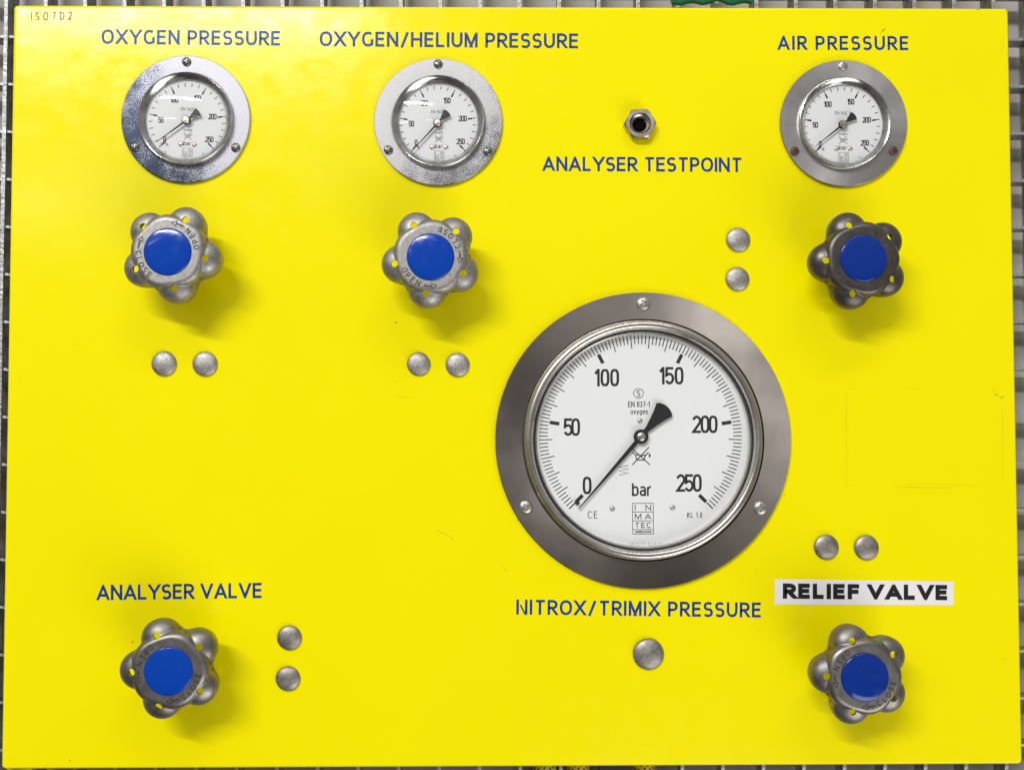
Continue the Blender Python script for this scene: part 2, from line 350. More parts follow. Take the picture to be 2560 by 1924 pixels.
def glyph_polys(ch, t, cond, tab):
    w, paths = tab[ch]; w = w * cond; h = t / 2; out = []
    for pi_, (pts, fl) in enumerate(paths):
        P = [(h + x * w, h + y * (1 - t)) for x, y in pts]
        if fl == 'e':
            (x0, y0), (x1, y1) = P; dx, dy = x1 - x0, y1 - y0; e_ = .5
            near0 = [abs(y0 - h) < .05 or abs(y0 - 1 + h) < .05, abs(y1 - h) < .12 or abs(y1 - 1 + h) < .12]
            l = math.hypot(dx, dy); k = t * 1.2 / l
            P = [(x0 - dx * k, y0 - dy * k) if near0[0] else (x0, y0), (x1 + dx * k, y1 + dy * k) if near0[1] else (x1, y1)]
            qs = [clip(clip(q, 1, True), 0, False) for q in ribbon(P, t)]
            if ch in 'AV':
                # trim by the outer edge of the mirrored stroke
                ax, ay = h + .5 * w, (1 - h if ch == 'A' else h); fx, fy = (h + w if pi_ == 0 else h), (h if ch == 'A' else 1 - h)
                ddx, ddy = fx - ax, fy - ay; l = math.hypot(ddx, ddy); nx, ny = -ddy / l, ddx / l
                if ny * (1 if ch == 'A' else -1) < 0: nx, ny = -nx, -ny
                e0 = (ax + nx * h, ay + ny * h); e1 = (e0[0] + ddx, e0[1] + ddy)
                inside = (ax, ay - h * .5) if ch == 'A' else (ax, ay + h * .5)
                if (e1[0] - e0[0]) * (inside[1] - e0[1]) - (e1[1] - e0[1]) * (inside[0] - e0[0]) < 0: e0, e1 = e1, e0
                qs = [clip_line(q, e0, e1) for q in qs]
        else:
            # strokes that end on the baseline or cap line run to it
            if fl == '' and len(P) >= 2:
                for (i0, i1) in ((0, 1), (-1, -2)):
                    ex, ey = P[i0]; fx, fy = P[i1]
                    ddx, ddy = ex - fx, ey - fy; l = math.hypot(ddx, ddy) or 1
                    if abs(ddx) < 1e-6 and (abs(ey - h) < 1e-6 or abs(ey - (1 - h)) < 1e-6):
                        P[i0] = (ex + ddx / l * h, ey + ddy / l * h)
                    elif abs(ddy) < 1e-6 and ex > w * .8 + h * .5:
                        P[i0] = (ex + ddx / l * h * .6, ey)
            qs = ribbon(P, t, fl == 'c')
        out.append([q for q in qs if len(q) >= 3])
    return w + t, out
def text_polys(s, height, t, cond=1.0, track=.16, width=None, style=2.0, drop=()):
    """flat polygons of a line of text, baseline at v=0, starts at u=0; fitted to width by tracking"""
    tab = GT[style]; gl = []
    for ch in s:
        if ch == ' ': gl.append((.24, None))
        else: gl.append(glyph_polys(ch, t, cond, tab))
    nat = sum(a[0] for a in gl) * height
    tr = (width - nat) / (len(s) - 1) if width is not None and len(s) > 1 else track * height
    x = 0; out = []
    for i, (w, ps) in enumerate(gl):
        if ps:
            for k, qs in enumerate(ps):
                if (i, k) in drop: continue
                out.append([[(x + a * height, b * height) for a, b in q] for q in qs])
        x += w * height + tr
    return x - tr, out
def put(m, groups, fn=lambda p: p, w=0.0, eps=4e-6, mi=0):
    for k, qs in enumerate(groups):
        for q in qs:
            P = [fn(p) for p in q]; m.add([(a, b, w + (k % 7) * eps) for a, b in P], [tuple(range(len(P)))], mi)
def placer(cu, cv, ang=0):
    c, s_ = math.cos(ang), math.sin(ang)
    return lambda p: (cu + p[0] * c - p[1] * s_, cv + p[0] * s_ + p[1] * c)
def ctext(m, s, cu, cv, height, t, width=None, ang=0, w=0, style=3.0, cond=1.0, track=.16, mi=0):
    """text centred on (cu, cv)"""
    W, gs = text_polys(s, height, t, cond, track, width, style)
    f = placer(cu, cv, ang); put(m, gs, lambda p: f((p[0] - W / 2, p[1] - height / 2)), w, mi=mi)

# ================================================================== SETTING
wm = M(); wm.add([(-1.2, -1.0, -0.048), (1.2, -1.0, -0.048), (1.2, 1.0, -0.048), (-1.2, 1.0, -0.048)], [(0, 1, 2, 3)])
tag(wm.build('wall', WALLM), 'pale beige wall seen through the openings of the grating', kind='structure')

# galvanised pressed grating behind the panel
GF = -0.021       # front edge of the bars
gr = empty('steel_grating', 0, -0.33, GF)
tag(gr, 'galvanised steel grating with rectangular openings behind the yellow panel', 'grating')
def gbar(vertical, length, thick, deep):
    m = M(); n = 14; h = thick / 2
    rows = []
    for i in range(n + 1):
        s_ = -length / 2 + length * i / n; j = [random.uniform(-1, 1) * 0.00022 for _ in range(4)]
        c = [(-h + j[0], 0.0 - j[1]), (h + j[2], 0.0 - j[3]), (h * 0.8, -deep), (-h * 0.8, -deep)]
        rows.append([(a, s_, w) if vertical else (s_, a, w) for a, w in c])
    vs = [p for r in rows for p in r]; fs = [(0, 1, 2, 3), tuple(4 * n + k for k in (3, 2, 1, 0))]
    for i in range(n):
        for k in range(4): fs.append((4 * i + k, 4 * i + (k + 1) % 4, 4 * i + 4 + (k + 1) % 4, 4 * i + 4 + k))
    m.add(vs, fs); return m
base = Vector(uvw(0, -0.33, GF))
vb = gbar(True, 0.72, 0.0026, 0.020).build('upright_bar', GALV, gr, smooth=35)
hb_ = gbar(False, 0.92, 0.0018, 0.016).build('cross_bar', GALV, gr, smooth=35)
px0 = 7.0
first = True
for k in range(-2, 29):
    u, _ = at(px0 + 99.4 * k, 500, GF)
    o = vb if first else vb.copy()
    if not first: COL.objects.link(o); o.parent = gr
    o.location = Vector(uvw(u, 0.0, GF)) - base; first = False
first = True
for k in range(-2, 18):
    _, v_ = at(30, 90 + 119.0 * k, GF)
    o = hb_ if first else hb_.copy()
    if not first: COL.objects.link(o); o.parent = gr
    o.location = Vector(uvw(0, v_, GF - 0.0015)) - base; first = False

# ================================================================== PANEL
PW, PH = 0.7056, 0.53191942
panel = empty('control_panel', 0, -PH / 2, 0)
tag(panel, 'large glossy yellow sheet metal control panel lettered in blue', 'panel')
def plocal(o): o.location = Vector(o.location) - Vector(uvw(0, -PH / 2, 0)); return o
bm = bmesh.new()
bmesh.ops.create_cube(bm, size=1, matrix=Matrix.Translation((0, 0.009, 0)) @ Matrix.Diagonal((PW, 0.018, PH, 1)))
ed = [e_ for e_ in bm.edges if abs(e_.verts[0].co.y - e_.verts[1].co.y) > 0.01]
bmesh.ops.bevel(bm, geom=ed, offset=0.003, segments=6, affect='EDGES', profile=.5)
ed = [e_ for e_ in bm.edges if e_.verts[0].co.y < 0.001 and e_.verts[1].co.y < 0.001]
bmesh.ops.bevel(bm, geom=ed, offset=0.0021, segments=5, affect='EDGES', profile=.5)
me = bpy.data.meshes.new('face_plate'); bm.to_mesh(me); bm.free(); me.materials.append(YEL); me.shade_smooth(); me.set_sharp_from_angle(angle=math.radians(40))
o = bpy.data.objects.new('face_plate', me); COL.objects.link(o); o.parent = panel; plocal(o)

def line_text(name, s, px_l, px_r, top_l, bot_l, top_r, bot_r, t, material, w, parent=None, label=None, style=2.0, cond=1.0, drop=(), keepcoord=False):
    a = at(px_l, bot_l, w); b = at(px_r, bot_r, w); ang = math.atan2(b[1] - a[1], b[0] - a[0])
    wid = math.hypot(b[0] - a[0], b[1] - a[1])
    h = ((bot_l - top_l) + (bot_r - top_r)) / 2 * mpp((px_l + px_r) / 2, bot_l, w)
    _, gs = text_polys(s, h, t, cond, width=wid, style=style, drop=drop)
    m = M(); put(m, gs, placer(*a, ang), w); 
    return m
def plettering(s, *a, ink=INK, t=.172, cond=1.0, drop=(), extra=None):
    m = line_text('lettering', s, *a, t, ink, 0.00008, cond=cond, drop=drop)
    if extra: extra(m)
    o = m.build('lettering', ink, panel, recalc=False); plocal(o)
    o['label'] = 'blue words "%s"' % s
    return o
plettering('OXYGEN PRESSURE', 253.5, 701, 72.8, 110.3, 77.8, 114.5, ink=INK1)
plettering('OXYGEN/HELIUM PRESSURE', 799, 1446.5, 78, 116, 84, 121.5)
plettering('AIR PRESSURE', 1944.5, 2272, 89.3, 125, 90.6, 126)
plettering('ANALYSER TESTPOINT', 1356.6, 1855, 391, 427.5, 394, 430.3)
plettering('ANALYSER VALVE', 241.8, 655.5, 1461, 1499.4, 1456.3, 1494)
def nchip(m):            # what is left of the chipped diagonal of the first N
    a = at(1301, 1511, .00008); b = at(1313.5, 1536, .00008)
    put(m, [ribbon([a, b], 0.0011)], w=0.00009)
plettering('NITROX/TRIMIX PRESSURE', 1290.6, 1903, 1498, 1535, 1505.6, 1542.6, drop=((0, 2),), extra=nchip)
m = line_text('stamping', 'ISO7D2', 77, 180, 31, 52, 29, 49.5, .125, STAMP, 0.00006, cond=.75)
o = m.build('stamped_characters', STAMP, panel, recalc=False); plocal(o)

# scuffs, chips and the outline left by a removed sticker
def scratch(name, pts, width_px, material, wob=0.0, label=None):
    P = []
    for i in range(len(pts) - 1):
        (x0, y0), (x1, y1) = pts[i], pts[i + 1]; n = max(2, int(math.hypot(x1 - x0, y1 - y0) / 6))
        for k in range(n):
            s_ = k / n; P.append((x0 + (x1 - x0) * s_ + random.uniform(-wob, wob), y0 + (y1 - y0) * s_ + random.uniform(-wob, wob)))
    P.append(pts[-1]); P = [at(*p, 0.00005) for p in P]
    m = M(); put(m, [ribbon(P, width_px * K)], w=0.00005)
    o = m.build(name, material, panel, recalc=False); plocal(o)
    if label: o['label'] = label
def chip(px, py, r, material):
    m = M(); c = at(px, py, 0.00005); n = 9
    m.add([(c[0] + math.cos(2 * PI * i / n) * r * K * random.uniform(.6, 1.2), c[1] + math.sin(2 * PI * i / n) * r * K * random.uniform(.6, 1.2), 0.00005) for i in range(n)], [tuple(range(n))])
    o = m.build('paint_chip', material, panel, recalc=False); plocal(o)
SO = mat('sticker_outline', (0.75, 0.63, 0.0), 0.3)
scratch('sticker_outline', [(2117, 970), (2116, 1090), (2117, 1200), (2120, 1211), (2135, 1214)], 1.2, SO, .4, 'faint left edge where a rectangular sticker was removed')
scratch('sticker_outline', [(2230, 1216), (2300, 1218), (2378, 1219)], 1.6, SO, .3, 'faint lower edge where a rectangular sticker was removed')
scratch('sticker_outline', [(2265, 1209), (2350, 1210), (2440, 1212)], 1.0, SO, .2)
scratch('sticker_outline', [(2272, 971), (2300, 971.5)], 1.2, SO, .2)
scratch('sticker_outline', [(2118, 970), (2142, 969)], 1.0, SO, .2)
scratch('sticker_outline', [(2506, 1010), (2507, 1100), (2508, 1205)], 1.0, SO, .3)
for pts, wd_, mt in (([(1092, 1323), (1105, 1331), (1122, 1338), (1136, 1350)], 2.0, SCR_Y), ([(1251, 1410), (1258, 1419), (1268, 1426)], 1.8, SCR_Y),
                    ([(2479, 976), (2490, 979), (2498, 990), (2505, 996), (2507, 990), (2512, 991)], 1.6, SCR_Y),
                    ([(2508, 1644), (2517, 1647)], 2.2, SCR_Y), ([(2204, 80), (2209, 75), (2213, 73)], 1.8, SCR_D), ([(2203, 83), (2201, 86)], 1.0, SCR_D),
                    ([(2443, 24), (2447, 23.5)], 2.4, SCR_D), ([(992, 991), (1030, 993)], 1.2, SO), ([(2024, 1330), (2066, 1326), (2094, 1334)], 1.2, SO),
                    ([(2508, 86), (2507, 130)], 1.0, SO), ([(2503, 100), (2503, 140)], .8, SO)):
    scratch('scratch', pts, wd_, mt, .6)
for c in ((989, 806.5, 2.3, SCR_D), (994, 827, 1.5, SCR_Y), (991, 953, 1.8, SCR_Y), (1011, 918, 1.2, SCR_Y), (1014, 890, 1.6, SCR_Y), (1022, 875, 1.4, SCR_Y),
          (175, 1900, 1.9, SCR_D), (2490.5, 987, 1.8, SCR_D), (2507, 992, 2, SCR_Y), (332, 1604, 2, SCR_D), (1961, 1238, 1.6, SCR_D), (1523, 1831, 1.8, SCR_Y),
          (1543, 338, 1.4, SCR_Y), (194, 862, 1.7, SCR_Y), (1008, 905, 1.1, SCR_Y), (1904, 77, 1.3, SCR_Y), (1295, 1298, 2.2, SCR_D), (986, 442, 1.5, SCR_Y)):
    chip(*c)
for i in range(46):      # tiny flecks of dirt
    chip(random.uniform(60, 2500), random.uniform(60, 1880), random.uniform(.5, 1.0), SCR_Y)

# ================================================================== RELIEF VALVE sticker
C4 = [at(*p, 0.0001) for p in ((1936.2, 1510.2), (2383.7, 1511.8), (2383.7, 1452.6), (1937.3, 1447))]
cen = (sum(p[0] for p in C4) / 4, sum(p[1] for p in C4) / 4)
stk = empty('label_sticker', *cen, 0); tag(stk, 'white sticker printed RELIEF VALVE in bold black', 'label')
m = M(); prism(m, [(p[0] - cen[0], p[1] - cen[1]) for p in C4], 0.00002, 0.00018); m.build('paper', PAPER, stk)
m = line_text('print', 'RELIEF VALVE', 1957, 2370, 1457.5, 1495.5, 1462, 1499.5, .285, LBLK, 0.00022, cond=1.18)
m.v = [(x - cen[0], y, z - cen[1]) for x, y, z in m.v]
m.build('lettering', LBLK, stk, recalc=False)

# ================================================================== PLUGS (domed blanking plugs)
def plug(px, py, rpx, material, label, group):
    u, v_ = at(px, py, 0.001); r = rpx * mpp(px, py, 0.001)
    m = M(); n = 10; prof = [(r * 0.9, 0.0), (r, 0.0004), (r, 0.0007)]
    for i in range(1, n): a = PI / 2 * i / n; prof.append((r * math.cos(a), 0.0007 + 0.0028 * math.sin(a) ** 1.0 * (r / .0087)))
    prof.append((0.00002, 0.0007 + 0.0028 * (r / .0087)))
    lathe(m, prof, 64)
    o = m.build('blanking_plug', material, None, smooth=40, loc=uvw(u, v_, 0)); o.rotation_euler = (0, random.uniform(0, 6), 0)
    tag(o, label, 'plug', group); return o
PG = 'domed blanking plugs in the panel'
plug(409.7, 908.8, 31.6, PLUG, 'left domed steel plug of the pair below the oxygen pressure valve', PG)
plug(512.2, 909.3, 31.5, PLUG, 'right domed steel plug of the pair below the oxygen pressure valve', PG)
plug(1046.6, 909.7, 29.5, PLUG, 'left speckled steel plug of the pair below the oxygen/helium valve', PG)
plug(1144, 911.7, 30.2, PLUG, 'right speckled steel plug of the pair below the oxygen/helium valve', PG)
plug(1845.5, 599.3, 30.5, PLUG, 'upper grey plug of the vertical pair left of the blackened handwheel', PG)
plug(1843.7, 697.4, 30, PLUG, 'lower grey plug of the vertical pair above the big gauge', PG)
plug(723.3, 1593.5, 31, PLUGD, 'upper dull plug of the vertical pair right of the analyser valve', PG)
plug(719.7, 1695.6, 31, PLUGD, 'lower dull plug of the vertical pair right of the analyser valve', PG)
plug(2066, 1367, 31.2, PLUGD, 'left scratched plug of the pair above the RELIEF VALVE sticker', PG)
plug(2166.2, 1368.2, 31.2, PLUGD, 'right smooth plug of the pair above the RELIEF VALVE sticker', PG)
plug(1621, 1633.9, 39, PLUGD, 'largest domed plug alone below NITROX/TRIMIX PRESSURE', PG)

# ================================================================== screws
def screw_mesh(name, r, cross=True, depth=0.0009, dome=0.0013, rot=0.0, slot=False):
    m = M(); n = 40; R_ = 22; vs = []; fs = []
    def z(x, y):
        d = math.hypot(x, y) / r
        h = 0.0005 * r / 0.003 + dome * r / .003 * max(0, 1 - d * d) ** .5 * .9
        c, s_ = math.cos(rot), math.sin(rot); X, Y = abs(x * c + y * s_) / r, abs(-x * s_ + y * c) / r
        k = 0
        if slot: k = 1 if (Y < .12) else 0
        elif cross: k = 1 if ((X < .13 and Y < .58) or (Y < .13 and X < .58) or (X + Y < .32)) else 0
        return h - k * depth * r / .003
    for i in range(1, R_ + 1):
        q = math.sin(PI / 2 * i / R_) if i > R_ * .6 else math.sin(PI / 2 * i / R_)
        for j in range(n * 2): a = PI * j / n; x, y = r * q * math.cos(a), r * q * math.sin(a); vs.append((x, y, z(x, y)))
    c0 = len(vs); vs.append((0, 0, z(0, 0)))
    n2 = n * 2
    for i in range(R_ - 1):
        for j in range(n2): k = (j + 1) % n2; fs.append((i * n2 + j, (i + 1) * n2 + j, (i + 1) * n2 + k, i * n2 + k))
    for j in range(n2): fs.append((c0, j, (j + 1) % n2))
    b = len(vs)
    for j in range(n2): a = PI * j / n; vs.append((r * math.cos(a), r * math.sin(a), 0))
    for j in range(n2): k = (j + 1) % n2; fs.append(((R_ - 1) * n2 + j, b + j, b + k, (R_ - 1) * n2 + k))
    m.add(vs, fs); return m

# ================================================================== GAUGES
def crossed_can(m, cu, cv, s_, w, th):
    """oil can crossed out: no-oil symbol"""
    P = lambda pts: [(cu + x * s_, cv + y * s_) for x, y in pts]
    put(m, [ribbon(P([(-.5, -.5), (.45, .5)]), th)], w=w); put(m, [ribbon(P([(-.5, .42), (.5, -.5)]), th)], w=w + 5e-6)
    put(m, [ribbon(P([(-.32, .12), (-.25, -.22), (.18, -.22), (.22, .0), (.42, .22)]), th)], w=w + 1e-5)
    put(m, [ribbon(P([(-.52, .22), (-.3, .08), (.05, .02), (.28, .06)]), th)], w=w + 1.5e-5)
    put(m, [ribbon(P([(.46, .12), (.49, .02), (.46, -.06)]), th * 1.6)], w=w + 2e-5)
def logo(m, cu, cv, W, H, w, th, full=True, ang=0.0):
    f = placer(cu, cv, ang)
    put(m, [ribbon([(-W / 2, -H / 2), (W / 2, -H / 2), (W / 2, H / 2), (-W / 2, H / 2)], th, True)], f, w)
    rows = [('IN', .30), ('MA', .28), ('TEC', .27)]
    y = H / 2; hh = H * (.285 if full else .335)
    for i, (s_, _) in enumerate(rows):
        c = y - hh / 2
        Wd = W * .78; ht = hh * .62
        Wt, gs = text_polys(s_, ht, .15, 1.5 if s_ != 'TEC' else 1.2, width=Wd, style=3.0)
        put(m, gs, lambda p: f((p[0] - Wt / 2, p[1] + c - ht / 2)), w + 3e-6)
        y -= hh
        put(m, [ribbon([(-W / 2, y), (W / 2, y)], th)], f, w + 6e-6)
    if full:
        ht = (y + H / 2) * .42; Wt, gs = text_polys('GASTECHNOLOGIE', ht, .26, 1.2, width=W * .8, style=3.0)
        c = (y - H / 2) / 2; put(m, gs, lambda p: f((p[0] - Wt / 2, p[1] + c - ht / 2)), w + 3e-6)

def needle(m, ang, rt, rw_neck, hubr, tail_r, tail_w, w, th):
    c, s_ = math.cos(ang), math.sin(ang)
    T = lambda x, y: (x * c - y * s_, x * s_ + y * c)
    tip = [T(hubr * .6, rw_neck), T(rt, rw_neck * .22), T(rt, -rw_neck * .22), T(hubr * .6, -rw_neck)]
    prism(m, tip, w, w + th)
    # fan shaped counterweight
    pts = [T(-hubr * .6, -rw_neck * 1.1)]
    a1 = tail_w
    for r_, ww in ((hubr * 1.4, rw_neck * 1.15), (tail_r * .45, rw_neck * 2.0), (tail_r * .7, rw_neck * 3.2), (tail_r * .87, tail_w * .9)): pts.append(T(-r_, -ww))
    n = 10
    for i in range(n + 1):
        y = -tail_w + 2 * tail_w * i / n; e_ = abs(y) / tail_w
        x = tail_r * (1.0 - .10 * e_ ** 2 - (.035 if e_ > .9 else 0)); pts.append(T(-x, y * (.985 if e_ > .9 else 1)))
    for r_, ww in ((tail_r * .87, tail_w * .9), (tail_r * .7, rw_neck * 3.2), (tail_r * .45, rw_neck * 2.0), (hubr * 1.4, rw_neck * 1.15)): pts.append(T(-r_, ww))
    pts.append(T(-hubr * .6, rw_neck * 1.1))
    prism(m, pts, w - th * .1, w + th * .9)

def gauge(cx, cy, rfl, big, pivot, label, fl_mat, bez_mat, needle_deg, screws, bez, rot=0.0, group=None, scrs=None):
    u0, v0 = at(cx, cy, 0.0025); S = mpp(cx, cy, 0.0025)
    name = 'pressure_gauge'
    root = empty(name, u0, v0, 0); tag(root, label, 'gauge', group)
    RF = rfl * S; ft = 0.0026
    bcx, bcy, rb, ro = bez     # bezel centre px, outer radius px, opening radius px
    top = 0.0125 if big else 0.0075
    bu, bv = at(bcx, bcy, top * .6); bu -= u0; bv -= v0; SB = mpp(bcx, bcy, top)
    RB = rb * SB; RO = ro * SB
    # mounting flange
    m = M(); ri = RB + (.0009 if big else .0003)
    lathe(m, [(ri, 0.0002), (RF - .0004, 0.0002), (RF, .0006), (RF, ft - .0005), (RF - .0005, ft), (ri, ft - (.0 if big else .0))], 192, closed=True)
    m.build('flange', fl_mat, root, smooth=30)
    m = M(); lathe(m, [(RB - .002, .0003), (RB + .002, .0003), (RB + .002, .0011), (RB - .002, .0011)], 96, closed=True); m.build('groove_dark_ring', BLK, root)  # black ring added beneath the gap so the groove looks dark
    # bezel ring
    m = M(); lip = (RB - RO)
    if big:
        prof = [(RB - .0003, ft - .002), (RB - .0003, ft + .0012)]
        w1 = RB - lip * .10
        for i in range(9): a = PI / 2 * i / 8; prof.append((RB - .0003 - .0018 * (1 - math.cos(a)), ft + .0012 + .0035 * math.sin(a)))
        c_ = RB - lip * .42; r_ = lip * .26
        for i in range(13): a = math.radians(170 - 160 * i / 12) ; prof.append((c_ - r_ * math.cos(PI - a) * -1 if False else c_ + r_ * math.cos(math.radians(10 + 160 * i / 12)), top - r_ * .8 + r_ * .8 * math.sin(math.radians(10 + 160 * i / 12))))
        prof += [(RO + lip * .20, top - .0035), (RO + lip * .14, top - .0036), (RO + lip * .06, top - .0046), (RO, top - .0050), (RO - .0002, 0.0022)]
    else:
        prof = [(RB, ft - .002), (RB, ft + .0008)]
        for i in range(9): a = PI / 2 * i / 8; prof.append((RB - lip * .22 * (1 - math.cos(a)), ft + .0008 + (top - ft - .0008) * math.sin(a)))
        prof += [(RB - lip * .32, top - .0002), (RO + lip * .42, top - .0012), (RO + lip * .10, top - .0029), (RO, top - .0036), (RO - .0001, 0.0022)]
    prof += [(prof[-1][0] + .001, .0021), (RB - .0010, .0022)]
    lathe(m, prof, 160, bu, bv, closed=True)
    m.build('bezel', bez_mat, root, smooth=28)
    if big:
        m = M(); r0 = RO + lip * .10; r1 = RO + lip * .20
        lathe(m, [(r0, top - .0046), (r0, top - .0033), (r1, top - .0031), (r1, top - .0046)], 128, bu, bv, closed=True); m.build('seal', BLK, root, smooth=30)
    # dial
    dw = 0.0024
    pu, pv = at(pivot[0], pivot[1], dw + .002); pu -= u0; pv -= v0; SP = mpp(pivot[0], pivot[1], dw)
    m = M(); RD = RB - .0012
    prism(m, [(bu + RD * math.cos(2 * PI * i / 96), bv + RD * math.sin(2 * PI * i / 96)) for i in range(96)], dw - .0012, dw)
    dial = m.build('dial', DIAL if big else DIALS, root)
    w = dw + .00004
    q = SP / (2.131 if big else 4.616)        # metres per zoomed-photo unit
    f0 = placer(pu, pv, rot)
    def tick(m, deg, r0, r1, wd_, w_):
        a = math.radians(deg); c, s_ = math.cos(a), math.sin(a); h = wd_ / 2
        m.add([(*f0((r * c - k * s_, r * s_ + k * c)), w_) for r, k in ((r0 * q, -h * q), (r1 * q, -h * q), (r1 * q, h * q), (r0 * q, h * q))], [(0, 1, 2, 3)])
    mt = M()
    if big:
        for i in range(0, 126):
            deg = 225 - 270 * i / 125
            if i == 0 or i == 125: tick(mt, deg, 494, 540, 7, w); continue
            tick(mt, deg, 470 if i % 5 == 0 and i % 25 and 0 < i < 125 else 494, 540, 5.2, w)
        for i in range(6): tick(mt, 225 - 54 * i, 438, 490, 19, w + 6e-6)
    else:
        for i in range(0, 26):
            deg = 225 - 270 * i / 25
            tick(mt, deg, 402, 445, 9, w)
        for i in range(6): tick(mt, 225 - 54 * i, 352, 402, 19, w + 6e-6)
    mt.build('scale_marks', BLACKP, dial, recalc=False)
    mn = M(); ml = M(); mg = M()
    def T(m, s_, x, y, hh, wd_, t, w_=w, cond=1.0, style=3.0, a=0):
        cu, cv = f0((x * q, y * q)); ctext(m, s_, cu, cv, hh * q, t, wd_ * q if wd_ else None, rot + a, w_, style, cond)
    if big:
        for s_, x, y, wd_ in (('0', -286, -258, None), ('50', -366, 51, 88), ('100', -180, 314, 134), ('150', 165, 324, 132), ('200', 343, 65, 136), ('250', 256, -246, 136)):
            T(mn, s_, x, y, 93, wd_, .145, cond=.92)
        T(ml, 'bar', 5, -280, 70, 106, .14, cond=.98)
        T(ml, 'EN 837-1', -8, 172, 31, 116, .13, cond=.78); T(ml, 'oxygen', -7, 133, 28, 92, .14, cond=.85); T(ml, 'KL 1.0', 285, -416, 28, 80, .13, cond=.72)
        T(ml, 'S', -10, 230, 34, None, .13, cond=.9)
        cu, cv = f0((-10 * q, 230 * q)); put(ml, [ribbon([(cu + 26 * q * math.cos(2 * PI * i / 32), cv + 26 * q * math.sin(2 * PI * i / 32)) for i in range(32)], 3.5 * q, True)], w=w)
        T(ml, 'C', -271, -413, 38, None, .11, cond=.9); T(ml, 'E', -241, -413, 38, None, .11, cond=.9)
        crossed_can(ml, *f0((2 * q, -103 * q)), 95 * q, w, 5.5 * q)
        zz = [f0(((x - 815) * q, (812 - y) * q)) for x, y in ((700, 1016), (748, 1005), (697, 994), (748, 984), (699, 974), (748, 965))]
        put(ml, [ribbon(zz, 3.6 * q)], w=w)
        logo(mg, *f0((10 * q, -434 * q)), 110 * q, 162 * q, w, 3.2 * q, True, rot)
        mp_ = M(); T(mp_, 'SAFETY GLASS', 22, -566, 18, 180, .13); mp_.build('pale_lettering', GREYP, dial, recalc=False)
    else:
        for s_, x, y, wd_ in (('0', -252, -215, None), ('50', -305, 5, 66), ('100', -158, 245, 92), ('150', 108, 273, 86), ('200', 288, 62, 98), ('250', 262, -205, 98)):
            T(mn, s_, x, y, 68, wd_, .175, cond=.88)
        T(ml, 'bar', 8, -258, 52, 86, .14, cond=.95); T(ml, 'EN-562', -10, 143, 38, 136, .12, cond=.85)
        T(ml, 'oxygen', 10, -98, 26, 100, .14, cond=1.15); T(ml, 'KL 1.6', 225, -374, 26, 76, .12, cond=.8)
        T(ml, 'C', -262, -368, 34, None, .11); T(ml, 'E', -232, -368, 34, None, .11)
        crossed_can(ml, *f0((12 * q, -168 * q)), 96 * q, w, 5 * q)
        logo(mg, *f0((14 * q, -383 * q)), 112 * q, 138 * q, w, 4.0 * q, False, rot)
    mn.build('numerals', BLACKP, dial, recalc=False); ml.build('lettering', BLACKP, dial, recalc=False); mg.build('logo', BLACKP, dial, recalc=False)
    # little screws on the dial
    for x, y, r in (((-3, 84, 14), (-152, -381, 14), (168, -376, 14)) if big else ((-66, -270, 29), (92, -270, 29))):
        sm = screw_mesh('dial_screw', r * q, cross=big, slot=False, depth=0.0006, dome=0.0018)
        cu, cv = f0((x * q, y * q)); o = sm.build('dial_screw', SCRZ if big else BRASS, dial, smooth=40); o.location = uvw(cu, cv, dw - .0002)
    # stop pin
    m = M(); px_, py_ = (-340, -348) if big else (-228, -268)
    cu, cv = f0((px_ * q, py_ * q)); lathe(m, [(.00002, dw + .0022), (11 * q, dw + .0020), (12 * q, dw + .0015), (12 * q, dw - .0002)], 16, cu, cv)
    m.build('stop_pin', NEED if big else BRASS, dial, smooth=40)
    # pointer
    pr = bpy.data.objects.new('pointer', None)
    m = M(); wn = dw + .0022
    a = math.radians(needle_deg)
    if big: needle(m, a, 507 * q, 12 * q, 38 * q, 212 * q, 58 * q, wn, .0005)
    else: needle(m, a, 425 * q, 11 * q, 50 * q, 178 * q, 58 * q, wn, .0005)
    hr = (39 if big else 49) * q
    lathe(m, [(.00002, wn + .0011), (hr * .92, wn + .0011), (hr, wn + .0008), (hr, wn - .0004), (.00002, wn - .0004)], 48)
    pt = m.build('pointer', NEED, root, smooth=30); pt.location = uvw(pu, pv, 0)
    m = M(); h2 = (23 if big else 42) * q
    lathe(m, [(.00002, wn + .0016), (h2 * .12, wn + .0016), (h2 * .16, wn + .0021), (h2 * .8, wn + .0020), (h2, wn + .0015), (h2, wn + .0010)], 40)
    m.build('hub', SCRZ if big else BRASS, pt, smooth=40)
    # domed glass
    m = M(); RG = RO + .0006; base_w = top - .0046 if big else top - .0034; hd = .0008 if big else .0034; prof = []
    for i in range(15): r = RG * (1 - i / 14) ; prof.append((max(r, .00002), base_w + hd * (1 - (r / RG) ** 2)))
    n2 = [(r, w_ - .0011) for r, w_ in prof[::-1]]
    lathe(m, prof + n2, 96, bu, bv, closed=True)
    m.build('glass', GLASS, root, smooth=60)
    # flange screws
    for i, (sxp, syp) in enumerate(screws):
        r = (17 if big else 11.4) * S
        sm = screw_mesh('flange_screw', r, rot=random.uniform(-.2, .9))
        mt_ = (scrs or [SCR] * 3)[i]
        su, sv = at(sxp, syp, ft + .001); o = sm.build('flange_screw', mt_, root, smooth=40); o.location = uvw(su - u0, sv - v0, ft - .0001)
        if mt_ is RUST: o['label'] = 'rusty brown screw'
    return root
Z = lambda x0, y0, k: (lambda x, y: (x0 + x / k, y0 + y / k))
z1 = Z(280, 120, 4.616); z2 = Z(910, 120, 4.616); z3 = Z(1920, 120, 4.616); zb = Z(1220, 710, 2.131)
GG = 'small round pressure gauges along the top'
